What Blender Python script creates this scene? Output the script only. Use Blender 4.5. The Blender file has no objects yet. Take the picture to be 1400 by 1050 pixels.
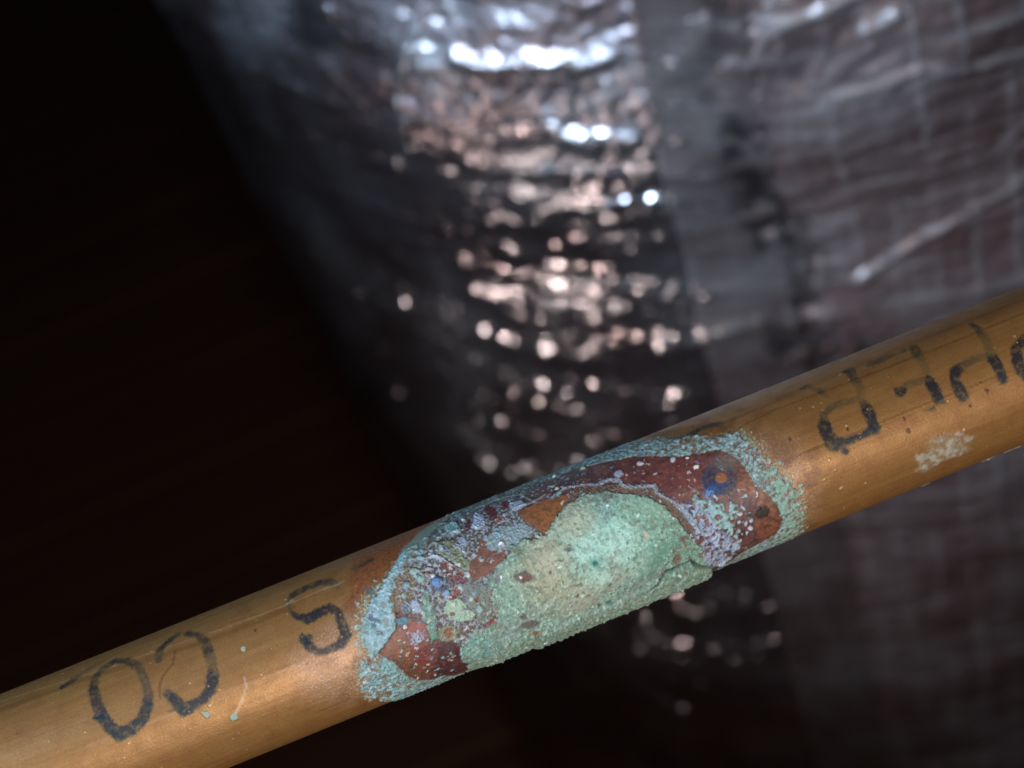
import bpy, math, random
import numpy as np
from mathutils import Matrix, Vector

# ------------------------------------------------------------------ frame of reference
FPX = 2290.0                       # focal length measured in pixels of a 1400 px wide picture
def nrm(v): v = np.asarray(v, float); return v / np.linalg.norm(v)
up_c = nrm((-.359, -1.0, .926))    # true vertical, in camera axes (right, forward, up)
fy = np.array((0., 1., 0.)); Yc = nrm(fy - fy.dot(up_c) * up_c); Xc = np.cross(Yc, up_c)
W = np.stack([Xc, Yc, up_c])       # camera axes -> world axes
CAM = np.array((0., 0., 1.15))
def cw(r, f, u): return W @ np.array((r, f, u), float) + CAM
def ray(px, py): return nrm(W @ np.array(((px - 700) / FPX, 1.0, -(py - 525) / FPX)))

scene = bpy.context.scene
C = scene.collection
cam = bpy.data.cameras.new("camera"); camo = bpy.data.objects.new("camera", cam); C.objects.link(camo)
R3 = np.stack([W @ (1, 0, 0), W @ (0, 0, 1), -(W @ (0, 1, 0))], axis=1)
M4 = Matrix([[*R3[0], CAM[0]], [*R3[1], CAM[1]], [*R3[2], CAM[2]], [0, 0, 0, 1]])
camo.matrix_world = M4
cam.sensor_width = 36; cam.lens = FPX / 1400 * 36
cam.clip_start = .01; cam.clip_end = 20
cam.dof.use_dof = True; cam.dof.focus_distance = .238; cam.dof.aperture_fstop = 16.5
scene.camera = camo
scene.view_settings.view_transform = 'Standard'; scene.view_settings.look = 'None'
scene.view_settings.exposure = 0; scene.view_settings.gamma = 1
scene.view_settings.use_curve_mapping = False
scene.cycles.use_denoising = True
scene.cycles.sample_clamp_indirect = 4

world = bpy.data.worlds.new("World"); scene.world = world; world.use_nodes = True
bg = world.node_tree.nodes["Background"]; bg.inputs[0].default_value = (.35, .42, .6, 1); bg.inputs[1].default_value = .012

# pipe axis from its two outlines in the picture
RP = 11.1e-3
def plane(m, c0, side):            # image line y = c0 - m x ; normal in world pointing to the pipe
    a, b = ray(0, c0), ray(1400, c0 - m * 1400)
    n = nrm(np.cross(a, b)); mid = ray(700, 1063 - .4032 * 700)
    return n if n.dot(mid) > 0 else -n
n1 = plane(.3993, 949, 1); n2 = plane(.407, 1177, -1)
AX = nrm(np.cross(n1, n2));  AX = AX if AX.dot(W @ (1, 0, 0)) > 0 else -AX
PC = CAM + np.linalg.lstsq(np.stack([n1, n2, AX]), np.array((RP, RP, 0.)), rcond=None)[0]
E0 = nrm(CAM - PC)                 # faces the camera
E1 = np.cross(E0, AX);  E1 = E1 if E1.dot(W @ (0, 0, 1)) > 0 else -E1
# origin of the axis coordinate: middle of the picture
PIPE_MID = PC

def area(name, pos, target, size, power, color, size_y=None):
    l = bpy.data.lights.new(name, 'AREA'); l.energy = power; l.color = color; l.size = size
    if size_y: l.shape = 'RECTANGLE'; l.size_y = size_y
    o = bpy.data.objects.new(name, l); C.objects.link(o)
    o.location = Vector(pos)
    o.rotation_euler = (Vector(target) - Vector(pos)).to_track_quat('-Z', 'Y').to_euler()
    return o
view = nrm(CAM - cw(0, .247, -.02))
a = math.radians(19)
kd = W @ np.array((.22, -math.cos(a), -math.sin(a)))
area("key_lamp", cw(0, .247, -.03) + nrm(kd) * .40, cw(0.0, .247, -.03), .15, 1.33, (1.0, .95, .88))
l = area("warm_side_lamp", cw(-.64, .41, -.68), cw(.05, .62, -.04), .024, .068, (1.0, .85, .77)); l.data.spread = math.radians(25)
l = area("daylight_opening", cw(-.40, .0, .07), cw(.04, .49, .11), .26, .80, (.54, .76, 1.0), .22); l.data.spread = math.radians(34)

# ------------------------------------------------------------------ numpy noise
_r = np.random.RandomState(7)
_perm = _r.permutation(512).astype(np.int64); _perm = np.concatenate([_perm, _perm])
_ang = _r.rand(512) * 2 * np.pi; _gx, _gy = np.cos(_ang), np.sin(_ang)
def perlin(x, y, seed=0):
    xi = np.floor(x).astype(np.int64); yi = np.floor(y).astype(np.int64)
    xf = x - xi; yf = y - yi
    def g(ix, iy, dx, dy):
        h = _perm[(_perm[(ix + seed * 37) & 511] + iy + seed * 11) & 511]
        return _gx[h] * dx + _gy[h] * dy
    u = xf * xf * xf * (xf * (xf * 6 - 15) + 10); v = yf * yf * yf * (yf * (yf * 6 - 15) + 10)
    a0 = g(xi, yi, xf, yf); a1 = g(xi + 1, yi, xf - 1, yf)
    b0 = g(xi, yi + 1, xf, yf - 1); b1 = g(xi + 1, yi + 1, xf - 1, yf - 1)
    return ((a0 + (a1 - a0) * u) * (1 - v) + (b0 + (b1 - b0) * u) * v) * 1.5
def fbm(x, y, oct=4, seed=0, gain=.5):
    s = 0; a = 1.
    for k in range(oct):
        s = s + a * perlin(x * 2 ** k, y * 2 ** k, seed + k); a *= gain
    return s
def ridge(x, y, oct=3, seed=0):
    s = 0; a = 1.
    for k in range(oct):
        s = s + a * (1 - np.abs(perlin(x * 2 ** k, y * 2 ** k, seed + k)) * 2.2); a *= .5
    return s / 1.75
def sstep(a, b, x):
    t = np.clip((x - a) / (b - a), 0, 1); return t * t * (3 - 2 * t)
def S(r, g, b, k=1.0): return tuple(k * (c / 255.0) ** 2.2 for c in (r, g, b))

# ------------------------------------------------------------------ materials
class NT:
    def __init__(s, name):
        s.m = bpy.data.materials.new(name); s.m.use_nodes = True
        s.t = s.m.node_tree; s.b = s.t.nodes["Principled BSDF"]
    def n(s, kind, **kw):
        o = s.t.nodes.new(kind)
        for k, v in kw.items(): setattr(o, k, v)
        return o
    def l(s, a, b): s.t.links.new(a, b)
def pigment_material(name, grain=9000., grain_amt=.12, bump=.15, bump_scale=7000., spec=.5, sheen=0, aniso=False):
    N = NT(name)
    at = N.n('ShaderNodeAttribute', attribute_name='pigment')
    ar = N.n('ShaderNodeAttribute', attribute_name='roughness_map')
    am = N.n('ShaderNodeAttribute', attribute_name='metal_map')
    tc = N.n('ShaderNodeTexCoord')
    nz = N.n('ShaderNodeTexNoise'); nz.inputs['Scale'].default_value = grain; nz.inputs['Detail'].default_value = 3
    N.l(tc.outputs['Object'], nz.inputs['Vector'])
    mr = N.n('ShaderNodeMapRange'); mr.inputs[1].default_value = .3; mr.inputs[2].default_value = .7
    mr.inputs[3].default_value = 1 - grain_amt; mr.inputs[4].default_value = 1 + grain_amt
    N.l(nz.outputs['Fac'], mr.inputs[0])
    vm = N.n('ShaderNodeVectorMath', operation='SCALE')
    N.l(at.outputs['Color'], vm.inputs[0]); N.l(mr.outputs[0], vm.inputs['Scale'])
    N.l(vm.outputs[0], N.b.inputs['Base Color'])
    N.l(ar.outputs['Fac'], N.b.inputs['Roughness']); N.l(am.outputs['Fac'], N.b.inputs['Metallic'])
    n2_ = N.n('ShaderNodeTexNoise'); n2_.inputs['Scale'].default_value = bump_scale; n2_.inputs['Detail'].default_value = 4
    N.l(tc.outputs['Object'], n2_.inputs['Vector'])
    bp = N.n('ShaderNodeBump'); bp.inputs['Strength'].default_value = bump; bp.inputs['Distance'].default_value = .0002
    N.l(n2_.outputs['Fac'], bp.inputs['Height']); N.l(bp.outputs[0], N.b.inputs['Normal'])
    N.b.inputs['Specular IOR Level'].default_value = spec
    return N.m

# ------------------------------------------------------------------ tagging
def tag(o, label=None, cat=None, group=None, kind=None):
    for k, v in (('label', label), ('category', cat), ('group', group), ('kind', kind)):
        if v: o[k] = v
    return o
def empty(name, loc):
    o = bpy.data.objects.new(name, None); o.location = loc; C.objects.link(o); return o
def grid_mesh(name, P, keep=None, wrap=False, attrs=None, normals=None, mat=None, parent=None, smooth=True):
    """P (n,m,3) grid -> one mesh; keep = (n-1,m') mask of quads"""
    n, m, _ = P.shape
    I = np.arange(n * m).reshape(n, m)
    if wrap: I = np.concatenate([I, I[:, :1]], axis=1)
    q = np.stack([I[:-1, :-1], I[1:, :-1], I[1:, 1:], I[:-1, 1:]], axis=-1)
    if keep is not None: q = q[keep]
    q = q.reshape(-1, 4)
    used = np.unique(q); rm = np.full(n * m, -1, np.int64); rm[used] = np.arange(len(used)); q = rm[q]
    V = P.reshape(-1, 3)[used]
    me = bpy.data.meshes.new(name)
    me.vertices.add(len(V)); me.vertices.foreach_set('co', V.astype(np.float32).ravel())
    me.loops.add(len(q) * 4); me.loops.foreach_set('vertex_index', q.astype(np.int32).ravel())
    me.polygons.add(len(q)); me.polygons.foreach_set('loop_start', np.arange(0, len(q) * 4, 4, dtype=np.int32))
    me.update(calc_edges=True)
    me.polygons.foreach_set('use_smooth', np.full(len(q), smooth))
    for k, A in (attrs or {}).items():
        if A.ndim == 3:
            at = me.attributes.new(k, 'FLOAT_COLOR', 'POINT')
            c = np.ones((len(used), 4), np.float32); c[:, :3] = A.reshape(-1, 3)[used]
            at.data.foreach_set('color', c.ravel())
        else:
            at = me.attributes.new(k, 'FLOAT', 'POINT'); at.data.foreach_set('value', A.reshape(-1)[used].astype(np.float32))
    if normals is not None:
        me.normals_split_custom_set_from_vertices(normals.reshape(-1, 3)[used].tolist())
    if mat: me.materials.append(mat)
    o = bpy.data.objects.new(name, me); C.objects.link(o)
    if parent: o.parent = parent
    return o

# ================================================================== THE PIPE
def px2uv(px, py):
    """point of the picture -> (along the pipe, round the pipe) in mm, on the pipe's surface"""
    d = ray(px, py); o = CAM - PIPE_MID
    dp = d - d.dot(AX) * AX; op = o - o.dot(AX) * AX
    A = dp.dot(dp); B = 2 * dp.dot(op); Cc = op.dot(op) - RP * RP
    D = B * B - 4 * A * Cc
    over = 0.
    if D < 0:
        over = math.sqrt(-D) / (2 * A) * .35; D = 0
    t = (-B - math.sqrt(D)) / (2 * A)
    p = o + t * d
    th = math.atan2(p.dot(E1), p.dot(E0))
    v = RP * th
    v += math.copysign(min(over, .004), v)
    return p.dot(AX) * 1e3, v * 1e3
def uv(pts): return [px2uv(*p[:2]) for p in pts]

STEP = .11
uL = px2uv(-25, 1060)[0]; uR = px2uv(1425, 500)[0]
uc = np.concatenate([np.linspace(-420, uL, 40)[:-1], np.arange(uL, uR, STEP), np.linspace(uR, 420, 40)])
TM = math.radians(108)
tc_ = np.concatenate([np.arange(-TM * RP * 1e3, TM * RP * 1e3, STEP), np.linspace(TM * RP * 1e3, (2 * math.pi - TM) * RP * 1e3, 34)[:-1]])
UU, VV = np.meshgrid(uc, tc_, indexing='ij')
SH = UU.shape
print("pipe grid", SH)
# organic edges: everything is drawn through warped coordinates
w1u = .55 * fbm(UU * .55, VV * .55, 3, 3); w1v = .55 * fbm(UU * .55, VV * .55, 3, 9)
w2u = .22 * fbm(UU * 2.2, VV * 2.2, 3, 15); w2v = .22 * fbm(UU * 2.2, VV * 2.2, 3, 21)
WU, WV = UU + w1u * .6 + w2u, VV + w1v * .6 + w2v          # strong warp
FU, FV = UU + w2u * .7, VV + w2v * .7                      # fine warp
nA = fbm(UU * .35, VV * .35, 4, 31); nB = fbm(UU * 1.1, VV * 1.1, 4, 37); nC = fbm(UU * 3.3, VV * 3.3, 3, 43)
nD = perlin(UU * 6.1, VV * 6.1, 50); nE = fbm(UU * 1.9, VV * 1.9, 4, 57)
rs = np.random.RandomState(5)
white = rs.rand(*SH)
def blur(A, n):
    for _ in range(n):
        A = (A + np.roll(A, 1, 0) + np.roll(A, -1, 0)) / 3; A = (A + np.roll(A, 1, 1) + np.roll(A, -1, 1)) / 3
    return A
def unit(A): return (A - A.mean()) / A.std() * .35
G1 = unit(blur(white, 1)); G2 = unit(blur(rs.rand(*SH), 3)); G3 = unit(blur(rs.rand(*SH), 9))

def window(u0, u1, v0, v1):
    i0, i1 = np.searchsorted(uc, (u0, u1)); j0, j1 = np.searchsorted(tc_, (v0, v1))
    return slice(max(i0 - 1, 0), i1 + 1), slice(max(j0 - 1, 0), j1 + 1)
def sdf_poly(pts, soft=.15, warp='f', pad=2.0, bias=0.):
    """mask 0..1 of a closed outline given in picture points"""
    q = np.array(uv(pts)); m = np.zeros(SH)
    w = window(q[:, 0].min() - pad, q[:, 0].max() + pad, q[:, 1].min() - pad, q[:, 1].max() + pad)
    X, Y = (WU[w], WV[w]) if warp == 's' else ((FU[w], FV[w]) if warp == 'f' else (UU[w], VV[w]))
    d2 = np.full(X.shape, 1e9); ins = np.zeros(X.shape, bool)
    for k in range(len(q)):
        ax, ay = q[k]; bx, by = q[(k + 1) % len(q)]
        ex, ey = bx - ax, by - ay; L = ex * ex + ey * ey + 1e-12
        t = np.clip(((X - ax) * ex + (Y - ay) * ey) / L, 0, 1)
        d2 = np.minimum(d2, (X - ax - t * ex) ** 2 + (Y - ay - t * ey) ** 2)
        if abs(ey) > 1e-9:
            ins ^= ((ay > Y) != (by > Y)) & (X < ex * (Y - ay) / ey + ax)
    d = np.sqrt(d2) * np.where(ins, 1, -1) + bias
    m[w] = sstep(-soft, soft, d)
    return m
def stroke(pts, closed=False, soft=.12, warp='f'):
    """line of (x, y, width px, strength) -> mask"""
    q = [(*px2uv(p[0], p[1]), p[2] * .054, p[3]) for p in pts]
    if closed: q.append(q[0])
    q = np.array(q); m = np.zeros(SH)
    w = window(q[:, 0].min() - 2, q[:, 0].max() + 2, q[:, 1].min() - 2, q[:, 1].max() + 2)
    X, Y = (WU[w], WV[w]) if warp == 's' else (FU[w], FV[w])
    best = np.zeros(X.shape)
    for (ax, ay, aw, as_), (bx, by, bw, bs) in zip(q[:-1], q[1:]):
        ex, ey = bx - ax, by - ay; L = ex * ex + ey * ey + 1e-12
        t = np.clip(((X - ax) * ex + (Y - ay) * ey) / L, 0, 1)
        d = np.sqrt((X - ax - t * ex) ** 2 + (Y - ay - t * ey) ** 2)
        best = np.maximum(best, sstep(soft, -soft, d - (aw + (bw - aw) * t)) * (as_ + (bs - as_) * t))
    m[w] = best
    return m
def blob(px, py, rx, ry=None, soft=.2, ang=0, warp='f'):
    ry = ry or rx; k = .108
    u0, v0 = px2uv(px, py); m = np.zeros(SH); pad = max(rx, ry) * k * 1.6 + 1
    w = window(u0 - pad, u0 + pad, v0 - pad, v0 + pad)
    X, Y = (FU[w] - u0, FV[w] - v0) if warp == 'f' else ((WU[w] - u0, WV[w] - v0) if warp == 's' else (UU[w] - u0, VV[w] - v0))
    c, s = math.cos(ang), math.sin(ang); x = (X * c + Y * s) / (rx * k); y = (-X * s + Y * c) / (ry * k)
    d = (1 - np.sqrt(x * x + y * y)) * min(rx, ry) * k
    m[w] = sstep(-soft, soft, d); return m

col = np.zeros(SH + (3,)); hgt = np.zeros(SH); rough = np.full(SH, .46); metal = np.full(SH, .36)
def paint(m, c, c2=None, n=None, rg=None, mt=None):
    global col, rough, metal
    c = np.array(c)
    if c2 is not None: c = c + (np.array(c2) - c) * np.clip(n, 0, 1)[..., None]
    col = col * (1 - m[..., None]) + c * m[..., None]
    if rg is not None: rough = rough * (1 - m) + rg * m
    if mt is not None: metal = metal * (1 - m) + mt * m

# ---- bare tarnished copper
lng = fbm(UU * .05, VV * 1.3, 4, 70); lng2 = fbm(UU * .12, VV * 3.5, 3, 76)
base = .5 + .17 * lng + .05 * lng2 + .40 * nA
cop = np.array(S(172, 124, 76)) + (np.array(S(136, 94, 53)) - np.array(S(172, 124, 76))) * np.clip(base, 0, 1)[..., None]
col[:] = cop
col *= (1 + .10 * nC + .10 * nA + .05 * (white - .5))[..., None]
paint(sstep(.35, .9, nA) * .35, S(150, 100, 70))
rough += .05 * nB + .04 * nA
# long drawing marks
def mark(pts, w, s, c): paint(stroke([(x, y, w, s) for x, y in pts], soft=.14) , c)
mark([(1072, 632), (1095, 621), (1130, 607)], 4, .55, S(92, 58, 38))
mark([(1130, 607), (1240, 562), (1340, 524), (1410, 497)], 3, .4, S(96, 60, 32))
mark([(985, 597), (1060, 560), (1175, 517), (1290, 473), (1410, 424)], 3, .45, S(100, 60, 30))
mark([(1000, 575), (1100, 530), (1250, 468), (1410, 405)], 8, .30, S(112, 68, 34))
mark([(-20, 978), (110, 931), (280, 877), (400, 830)], 8, .35, S(110, 70, 34))
mark([(-20, 966), (110, 925), (280, 868), (330, 850), (400, 824), (470, 793)], 2.2, .5, S(200, 150, 110))  # slight groove, its highlight side painted in as a pale line
mark([(380, 915), (430, 895), (470, 880)], 2.5, .4, S(120, 80, 58))
mark([(120, 1020), (300, 950), (420, 905)], 5, .22, S(196, 148, 112))
mark([(430, 975), (540, 930)], 3, .3, S(96, 62, 38))
# pale bloom around the corroded patch
for pts in ([(400, 900), (470, 840), (500, 800), (520, 930), (480, 960), (420, 950)],
            [(1020, 590), (1080, 600), (1110, 640), (1115, 700), (1080, 735), (1040, 650)]):
    m = sdf_poly(pts, soft=2.6, warp='s', pad=4)
    paint(m * .30, S(180, 146, 124), rg=.55, mt=.25)
    paint(m * sstep(.1, .5, nC + .3 * nB) * .4, S(200, 170, 160), mt=.1)
tw = sdf_poly([(480, 800), (620, 690), (760, 640), (1000, 580), (1110, 650), (1110, 740), (980, 800), (640, 950), (480, 960)], soft=4.5, warp='s', bias=2.5, pad=9)
paint(tw * sstep(-.3, .5, nA + .4 * G3 + .3 * nB) * .5, S(112, 76, 50), rg=.6, mt=.2)
# rusty orange grained area left above the patch
m = sdf_poly([(485, 757), (560, 722), (620, 699), (600, 730), (560, 755), (530, 780), (505, 805), (470, 840), (478, 800)], soft=.9, warp='s')
paint(m * .8, S(150, 80, 42), S(96, 66, 48), sstep(-.2, .5, nE), rg=.62, mt=.2)
m2 = sdf_poly([(430, 776), (500, 748), (600, 706), (590, 722), (500, 762), (440, 785)], soft=.5, warp='s')
paint(m2 * sstep(-.1, .5, nC) * .6, S(120, 110, 96), mt=.1, rg=.7)
m = sdf_poly([(870, 600), (960, 578), (1000, 585), (985, 602), (930, 606)], soft=.4, warp='s')
paint(m * .6, S(150, 88, 40), S(110, 78, 44), sstep(-.2, .4, nE), rg=.6, mt=.3)

# ---- printed lettering (flat ink)
def ink(pts, closed=False):
    m = stroke([(x, y, w * 1.95, min(1, s * 1.3)) for x, y, w, s in pts], closed, soft=.28)
    broken = 1 - .22 * sstep(.1, .55, nB + .5 * nC)
    m = m * broken
    a = np.clip(m, 0, 1)
    c = np.array(S(66, 64, 42)) + (np.array(S(13, 28, 42)) - np.array(S(66, 64, 42))) * sstep(.45, .95, m + .35 * G3)[..., None]
    paint(a * .93, (0, 0, 0), rg=.5, mt=.0)
    global col
    col += c * (a * .93)[..., None]
    halo = stroke([(x, y, w * 1.7, s * .30) for x, y, w, s in pts], closed, soft=.35) * (1 - a)
    paint(halo, S(96, 100, 74), mt=.2)
ink([(130, 927, 6, .6), (141, 914, 6, .65), (157, 904, 6, .7), (174, 903, 6, .7), (190, 912, 7, .6), (199, 932, 6, .55),
     (203, 950, 7, .6), (201, 965, 8, .95), (195, 983, 8, .95), (181, 996, 9, 1), (163, 1003, 9, 1), (150, 994, 9, 1),
     (139, 979, 9, .9), (132, 961, 8, .7), (128, 941, 8, .75)], True)
ink([(155, 1000, 6, 1), (162, 1010, 5, .9), (172, 1006, 3, .7)]); ink([(140, 980, 5, .9), (128, 982, 2, .8)])
ink([(200, 966, 4, .9), (208, 962, 2.5, .9)])
ink([(86, 939, 5, .75), (101, 929, 6, .65), (112, 920, 4, .4), (127, 911, 5, .5), (145, 902, 4, .4)])
ink([(217, 902, 6, .6), (218, 889, 6, .7), (229, 878, 6, .75), (243, 867, 6, .6)])
ink([(256, 866, 6, .7), (271, 869, 6, .65), (280, 876, 7, .6), (285, 890, 8, .7), (288, 902, 8, .5), (290, 912, 7, .5), (291, 925, 9, .95),
     (288, 943, 8, .9), (278, 956, 7, .9), (262, 965, 8, .95), (249, 968, 9, .95), (240, 958, 8, .95), (229, 948, 6, .9)])
ink([(246, 970, 6, .9), (250, 978, 3, .8), (260, 972, 4, .8)]); ink([(232, 973, 2, .5), (244, 968, 3, .7)])
ink([(462, 801, 5, .45), (451, 795, 7, .6), (436, 797, 7, .7), (418, 804, 7, .7), (401, 813, 7, .7), (393, 824, 4, .5),
     (396, 833, 2.5, .6), (405, 843, 5, .9), (421, 846, 8, .95), (433, 839, 8, .85), (451, 831, 7, .75), (462, 837, 6, .7),
     (468, 854, 7, .75), (473, 868, 8, .75), (465, 881, 7, .75), (448, 889, 5, .7), (436, 892, 5, .7), (422, 883, 7, .75), (414, 872, 6, .75)])
ink([(423, 872, 5, .8), (420, 878, 5, .8)])
ink([(484, 778, 4, .5), (495, 772, 5, .6), (508, 765, 5, .65)])
ink([(1096, 531, 4, .6), (1104, 527, 5, .5), (1112, 532, 4, .3), (1122, 535, 6, .6), (1130, 542, 4, .3)])
ink([(1153, 509, 3, .8), (1163, 506, 7, .65), (1167, 517, 7, .65), (1176, 530, 6, .35), (1177, 543, 6, .3)])
ink([(1173, 546, 4, .4), (1151, 551, 6, .5), (1136, 557, 6, .55), (1126, 567, 5, .6), (1127, 583, 10, .95), (1132, 596, 10, .95),
     (1140, 607, 11, .95), (1157, 604, 6, .9), (1177, 596, 5, .8), (1198, 586, 7, .95)])
ink([(1180, 551, 6, .6), (1187, 562, 10, .97), (1191, 573, 8, .85), (1194, 584, 9, .9)])
ink([(1155, 616, 5, .95), (1156, 617, 5, .95)])
ink([(1190, 498, 6, .6), (1203, 493, 6, .6), (1216, 487, 5, .6), (1226, 484, 2, .4), (1236, 479, 5, .6)])
ink([(1249, 475, 7, .65), (1254, 484, 8, .65), (1263, 498, 6, .3), (1267, 510, 6, .3)])
ink([(1226, 533, 4, .7), (1231, 536, 8, .97), (1234, 533, 5, .8), (1243, 525, 6, .5), (1263, 519, 5, .5), (1270, 520, 8, .8), (1278, 534, 9, .97), (1283, 546, 8, .85), (1290, 550, 3, .6)])
ink([(1264, 562, 1.5, .5), (1277, 558, 3, .7)])
ink([(1328, 443, 4, .7), (1337, 450, 6, .65), (1348, 466, 7, .4), (1354, 480, 7, .45), (1358, 491, 9, .95), (1366, 505, 8, .95), (1371, 519, 7, .8)])
ink([(1354, 485, 4, .5), (1334, 490, 6, .5), (1318, 498, 7, .6), (1306, 508, 9, .95), (1305, 519, 7, .8), (1309, 529, 9, .95), (1316, 541, 9, .9)])
ink([(1412, 460, 8, .8), (1400, 464, 8, .7), (1389, 477, 8, .8), (1391, 494, 9, .95), (1397, 508, 8, .9), (1412, 522, 8, .9)])
ink([(913, 602, 6, .8), (925, 600, 4, .7), (937, 597, 5, .95), (947, 592, 5, .95), (959, 586, 5, .85), (973, 581, 6, .7), (984, 580, 6, .6), (990, 588, 3, .4)])
for x, y, r in ((1236.5, 572, 2), (1242, 589, 3), (1159, 587, 2), (1349, 534, 2.4), (1327, 555, 2.2), (1143, 604, 2), (1080, 601, 1.6),
                (278, 841, 1.5), (349, 862, 1.6), (700, 20, 1)):
    paint(blob(x, y, r, r * 1.4, soft=.1) * .8, S(70, 42, 28))
mark([(240, 890), (236, 908), (222, 925), (218, 940), (219, 953)], 3, .55, S(100, 56, 26))
# white scrapes over the S
mark([(392, 826), (401, 820)], 3, .6, S(170, 165, 140)); mark([(436, 808), (452, 803), (471, 795)], 2.5, .5, S(180, 160, 130))

# pale drip and flecks
mark([(334, 926), (337, 940), (330, 960), (322, 976)], 3, .5, S(185, 165, 140))
for x, y, r in ((320, 980, 5), (283, 977, 4), (333, 887, 3.2), (277, 974, 2)):
    m = blob(x, y, r, soft=.12); paint(m * .85, S(150, 176, 160), rg=.8, mt=0); hgt += m * .08
for k in range(260):
    x = rs.uniform(0, 1400); f = rs.uniform(.02, .98); y = 949 - .3993 * x + f * (228 - .0077 * x)
    if 500 < x < 1080: continue
    r = rs.uniform(.5, 1.5) if rs.rand() < .95 else rs.uniform(1.5, 2.6)
    u0, v0 = px2uv(x, y); rr = r * .1
    w = window(u0 - rr * 2, u0 + rr * 2, v0 - rr * 2, v0 + rr * 2)
    d = np.hypot(UU[w] - u0, VV[w] - v0); mm = sstep(rr * 1.3, rr * .5, d)
    dark = rs.rand() < .35
    c = np.array(S(80, 50, 30) if dark else S(205, 180, 145)); al = rs.uniform(.3, .8)
    col[w] = col[w] * (1 - mm[..., None] * al) + c * mm[..., None] * al
    hgt[w] += mm * (.02 if dark else .06)

# ---- grey mineral deposit on the right
mp = [(340, 390), (470, 355), (640, 340), (740, 380), (680, 440), (700, 490), (590, 550), (430, 590), (370, 640), (280, 700), (230, 690),
      (200, 680), (240, 640), (200, 570), (210, 530), (330, 520), (320, 440)]
mdep = sdf_poly([(1220 + x / 6.56, 540 + y / 6.56) for x, y in mp], soft=.5, warp='s')
mdep_v = mdep * (.45 + .55 * sstep(-.4, .3, nB + .8 * G3))
paint(mdep_v * .68, S(150, 146, 130), S(182, 184, 176), sstep(-.2, .6, G3), rg=.85, mt=0)
hgt += mdep_v * (.05 + .04 * G3)
for x, y in ((1358, 627), (1380, 616), (1392, 611), (1268, 663), (1350, 630)):
    m = blob(x, y, 7, 2.5, soft=.1, ang=0); paint(m * .9, S(190, 200, 190), rg=.8, mt=0); hgt += m * .12

# ================= the corroded patch
TURQ = S(136, 190, 188); TURQ2 = S(96, 146, 146); SKY = S(142, 186, 202); LILAC = S(160, 176, 204); RED = S(120, 80, 74); RED2 = S(86, 62, 63)
FRINGE = [(508, 812), (497, 838), (494, 862), (499, 886), (510, 893), (498, 905), (494, 925), (499, 945), (520, 953), (560, 962), (620, 950),
          (640, 925), (760, 905), (975, 812), (985, 782), (1030, 764), (1072, 752), (1094, 728), (1096, 700), (1084, 665), (1066, 645), (1042, 628),
          (1030, 606), (1012, 592), (985, 600), (940, 601), (880, 604), (850, 604), (830, 606), (760, 636), (690, 664), (620, 692), (600, 719), (578, 741), (555, 760), (536, 786)]
INNER = [(517, 893), (530, 876), (541, 860), (540, 835), (537, 812), (548, 785), (570, 765), (592, 745), (612, 722), (640, 703), (700, 674),
         (740, 658), (790, 641), (840, 629), (870, 624), (930, 624), (985, 614), (1008, 626), (1022, 646), (1034, 664), (1050, 676), (1064, 694),
         (1070, 712), (1062, 729), (1040, 742), (1015, 755), (985, 775), (972, 810), (760, 905), (640, 925), (606, 923), (590, 929), (570, 930), (555, 922), (540, 905)]
def crumble(m, a, b):
    n = (a * G3 + b * G2) * ((m > .001) & (m < .999)); return sstep(.36, .64, m + n)
fr = crumble(sdf_poly(FRINGE, soft=.95, warp='s'), .55, .5)
fr_wide = sdf_poly(FRINGE, soft=1.9, warp='s', bias=.6, pad=5)
inn = sdf_poly(INNER, soft=.10, warp='f')
# speckled outer halo of the fringe
halo = fr_wide * (1 - fr)
paint(halo * sstep(.0, .45, nC * .8 + nD * .5 + .15 * nB + (fr_wide - .6)), TURQ, S(120, 180, 150), sstep(-.3, .3, nB), rg=.85, mt=0)
hgt += halo * .04 * sstep(0, .5, nC)
cov = sstep(-.62, -.1, G2 * .9 + G3 * .8 + .6 * nB + .75 * sdf_poly(FRINGE, soft=1.0, warp='s', bias=-1.1) - .62)
paint(fr * .40, S(150, 116, 92), S(120, 100, 84), sstep(-.3, .3, G3), rg=.85, mt=.05)
paint(fr * cov * .93, TURQ2, TURQ, sstep(-.4, .4, G2 + .5 * nB), rg=.88, mt=0)
paint(fr * sstep(.05, .4, perlin(UU * 3.9, VV * 3.9, 101) + .5 * nB) * .5, S(160, 190, 192)); paint(fr * sstep(.1, .4, perlin(UU * 2.7, VV * 5.0, 105) - .3 * nB) * .5, S(70, 92, 92))
paint(fr * sstep(.12, .5, nE) * .75, S(136, 112, 90), S(120, 84, 66), sstep(-.3, .3, nC), rg=.85)
hgt += fr * (.07 + (.06 * G1 + .08 * G2 + .06 * G3) * (1 - inn))
# green at the right end, sky blue blob at the left end
m = sdf_poly([(1040, 640), (1070, 655), (1100, 690), (1092, 730), (1060, 755), (1062, 735), (1075, 712), (1062, 685)], soft=.5, warp='s')
paint(m * fr * sstep(-.35, .15, G3 + .6 * G2 + .4 * nB) * .8, S(110, 172, 142), S(150, 190, 165), sstep(-.2, .4, nC))
LB = [(496, 852), (505, 832), (516, 815), (524, 800), (540, 772), (552, 752), (562, 748), (554, 768), (540, 792), (534, 812), (530, 826), (543, 842), (540, 860), (528, 878), (516, 895), (505, 890), (498, 870)]
m = sdf_poly(LB, soft=.22, warp='f'); paint(m * .95, SKY, S(120, 172, 176), sstep(-.3, .5, nC + .4 * nB), rg=.85, mt=0)
lbm = m; hgt += m * (.12 + .05 * nC)
m = sdf_poly([(548, 756), (562, 738), (590, 716), (606, 706), (600, 722), (580, 742), (560, 760)], soft=.25, warp='s')
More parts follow.
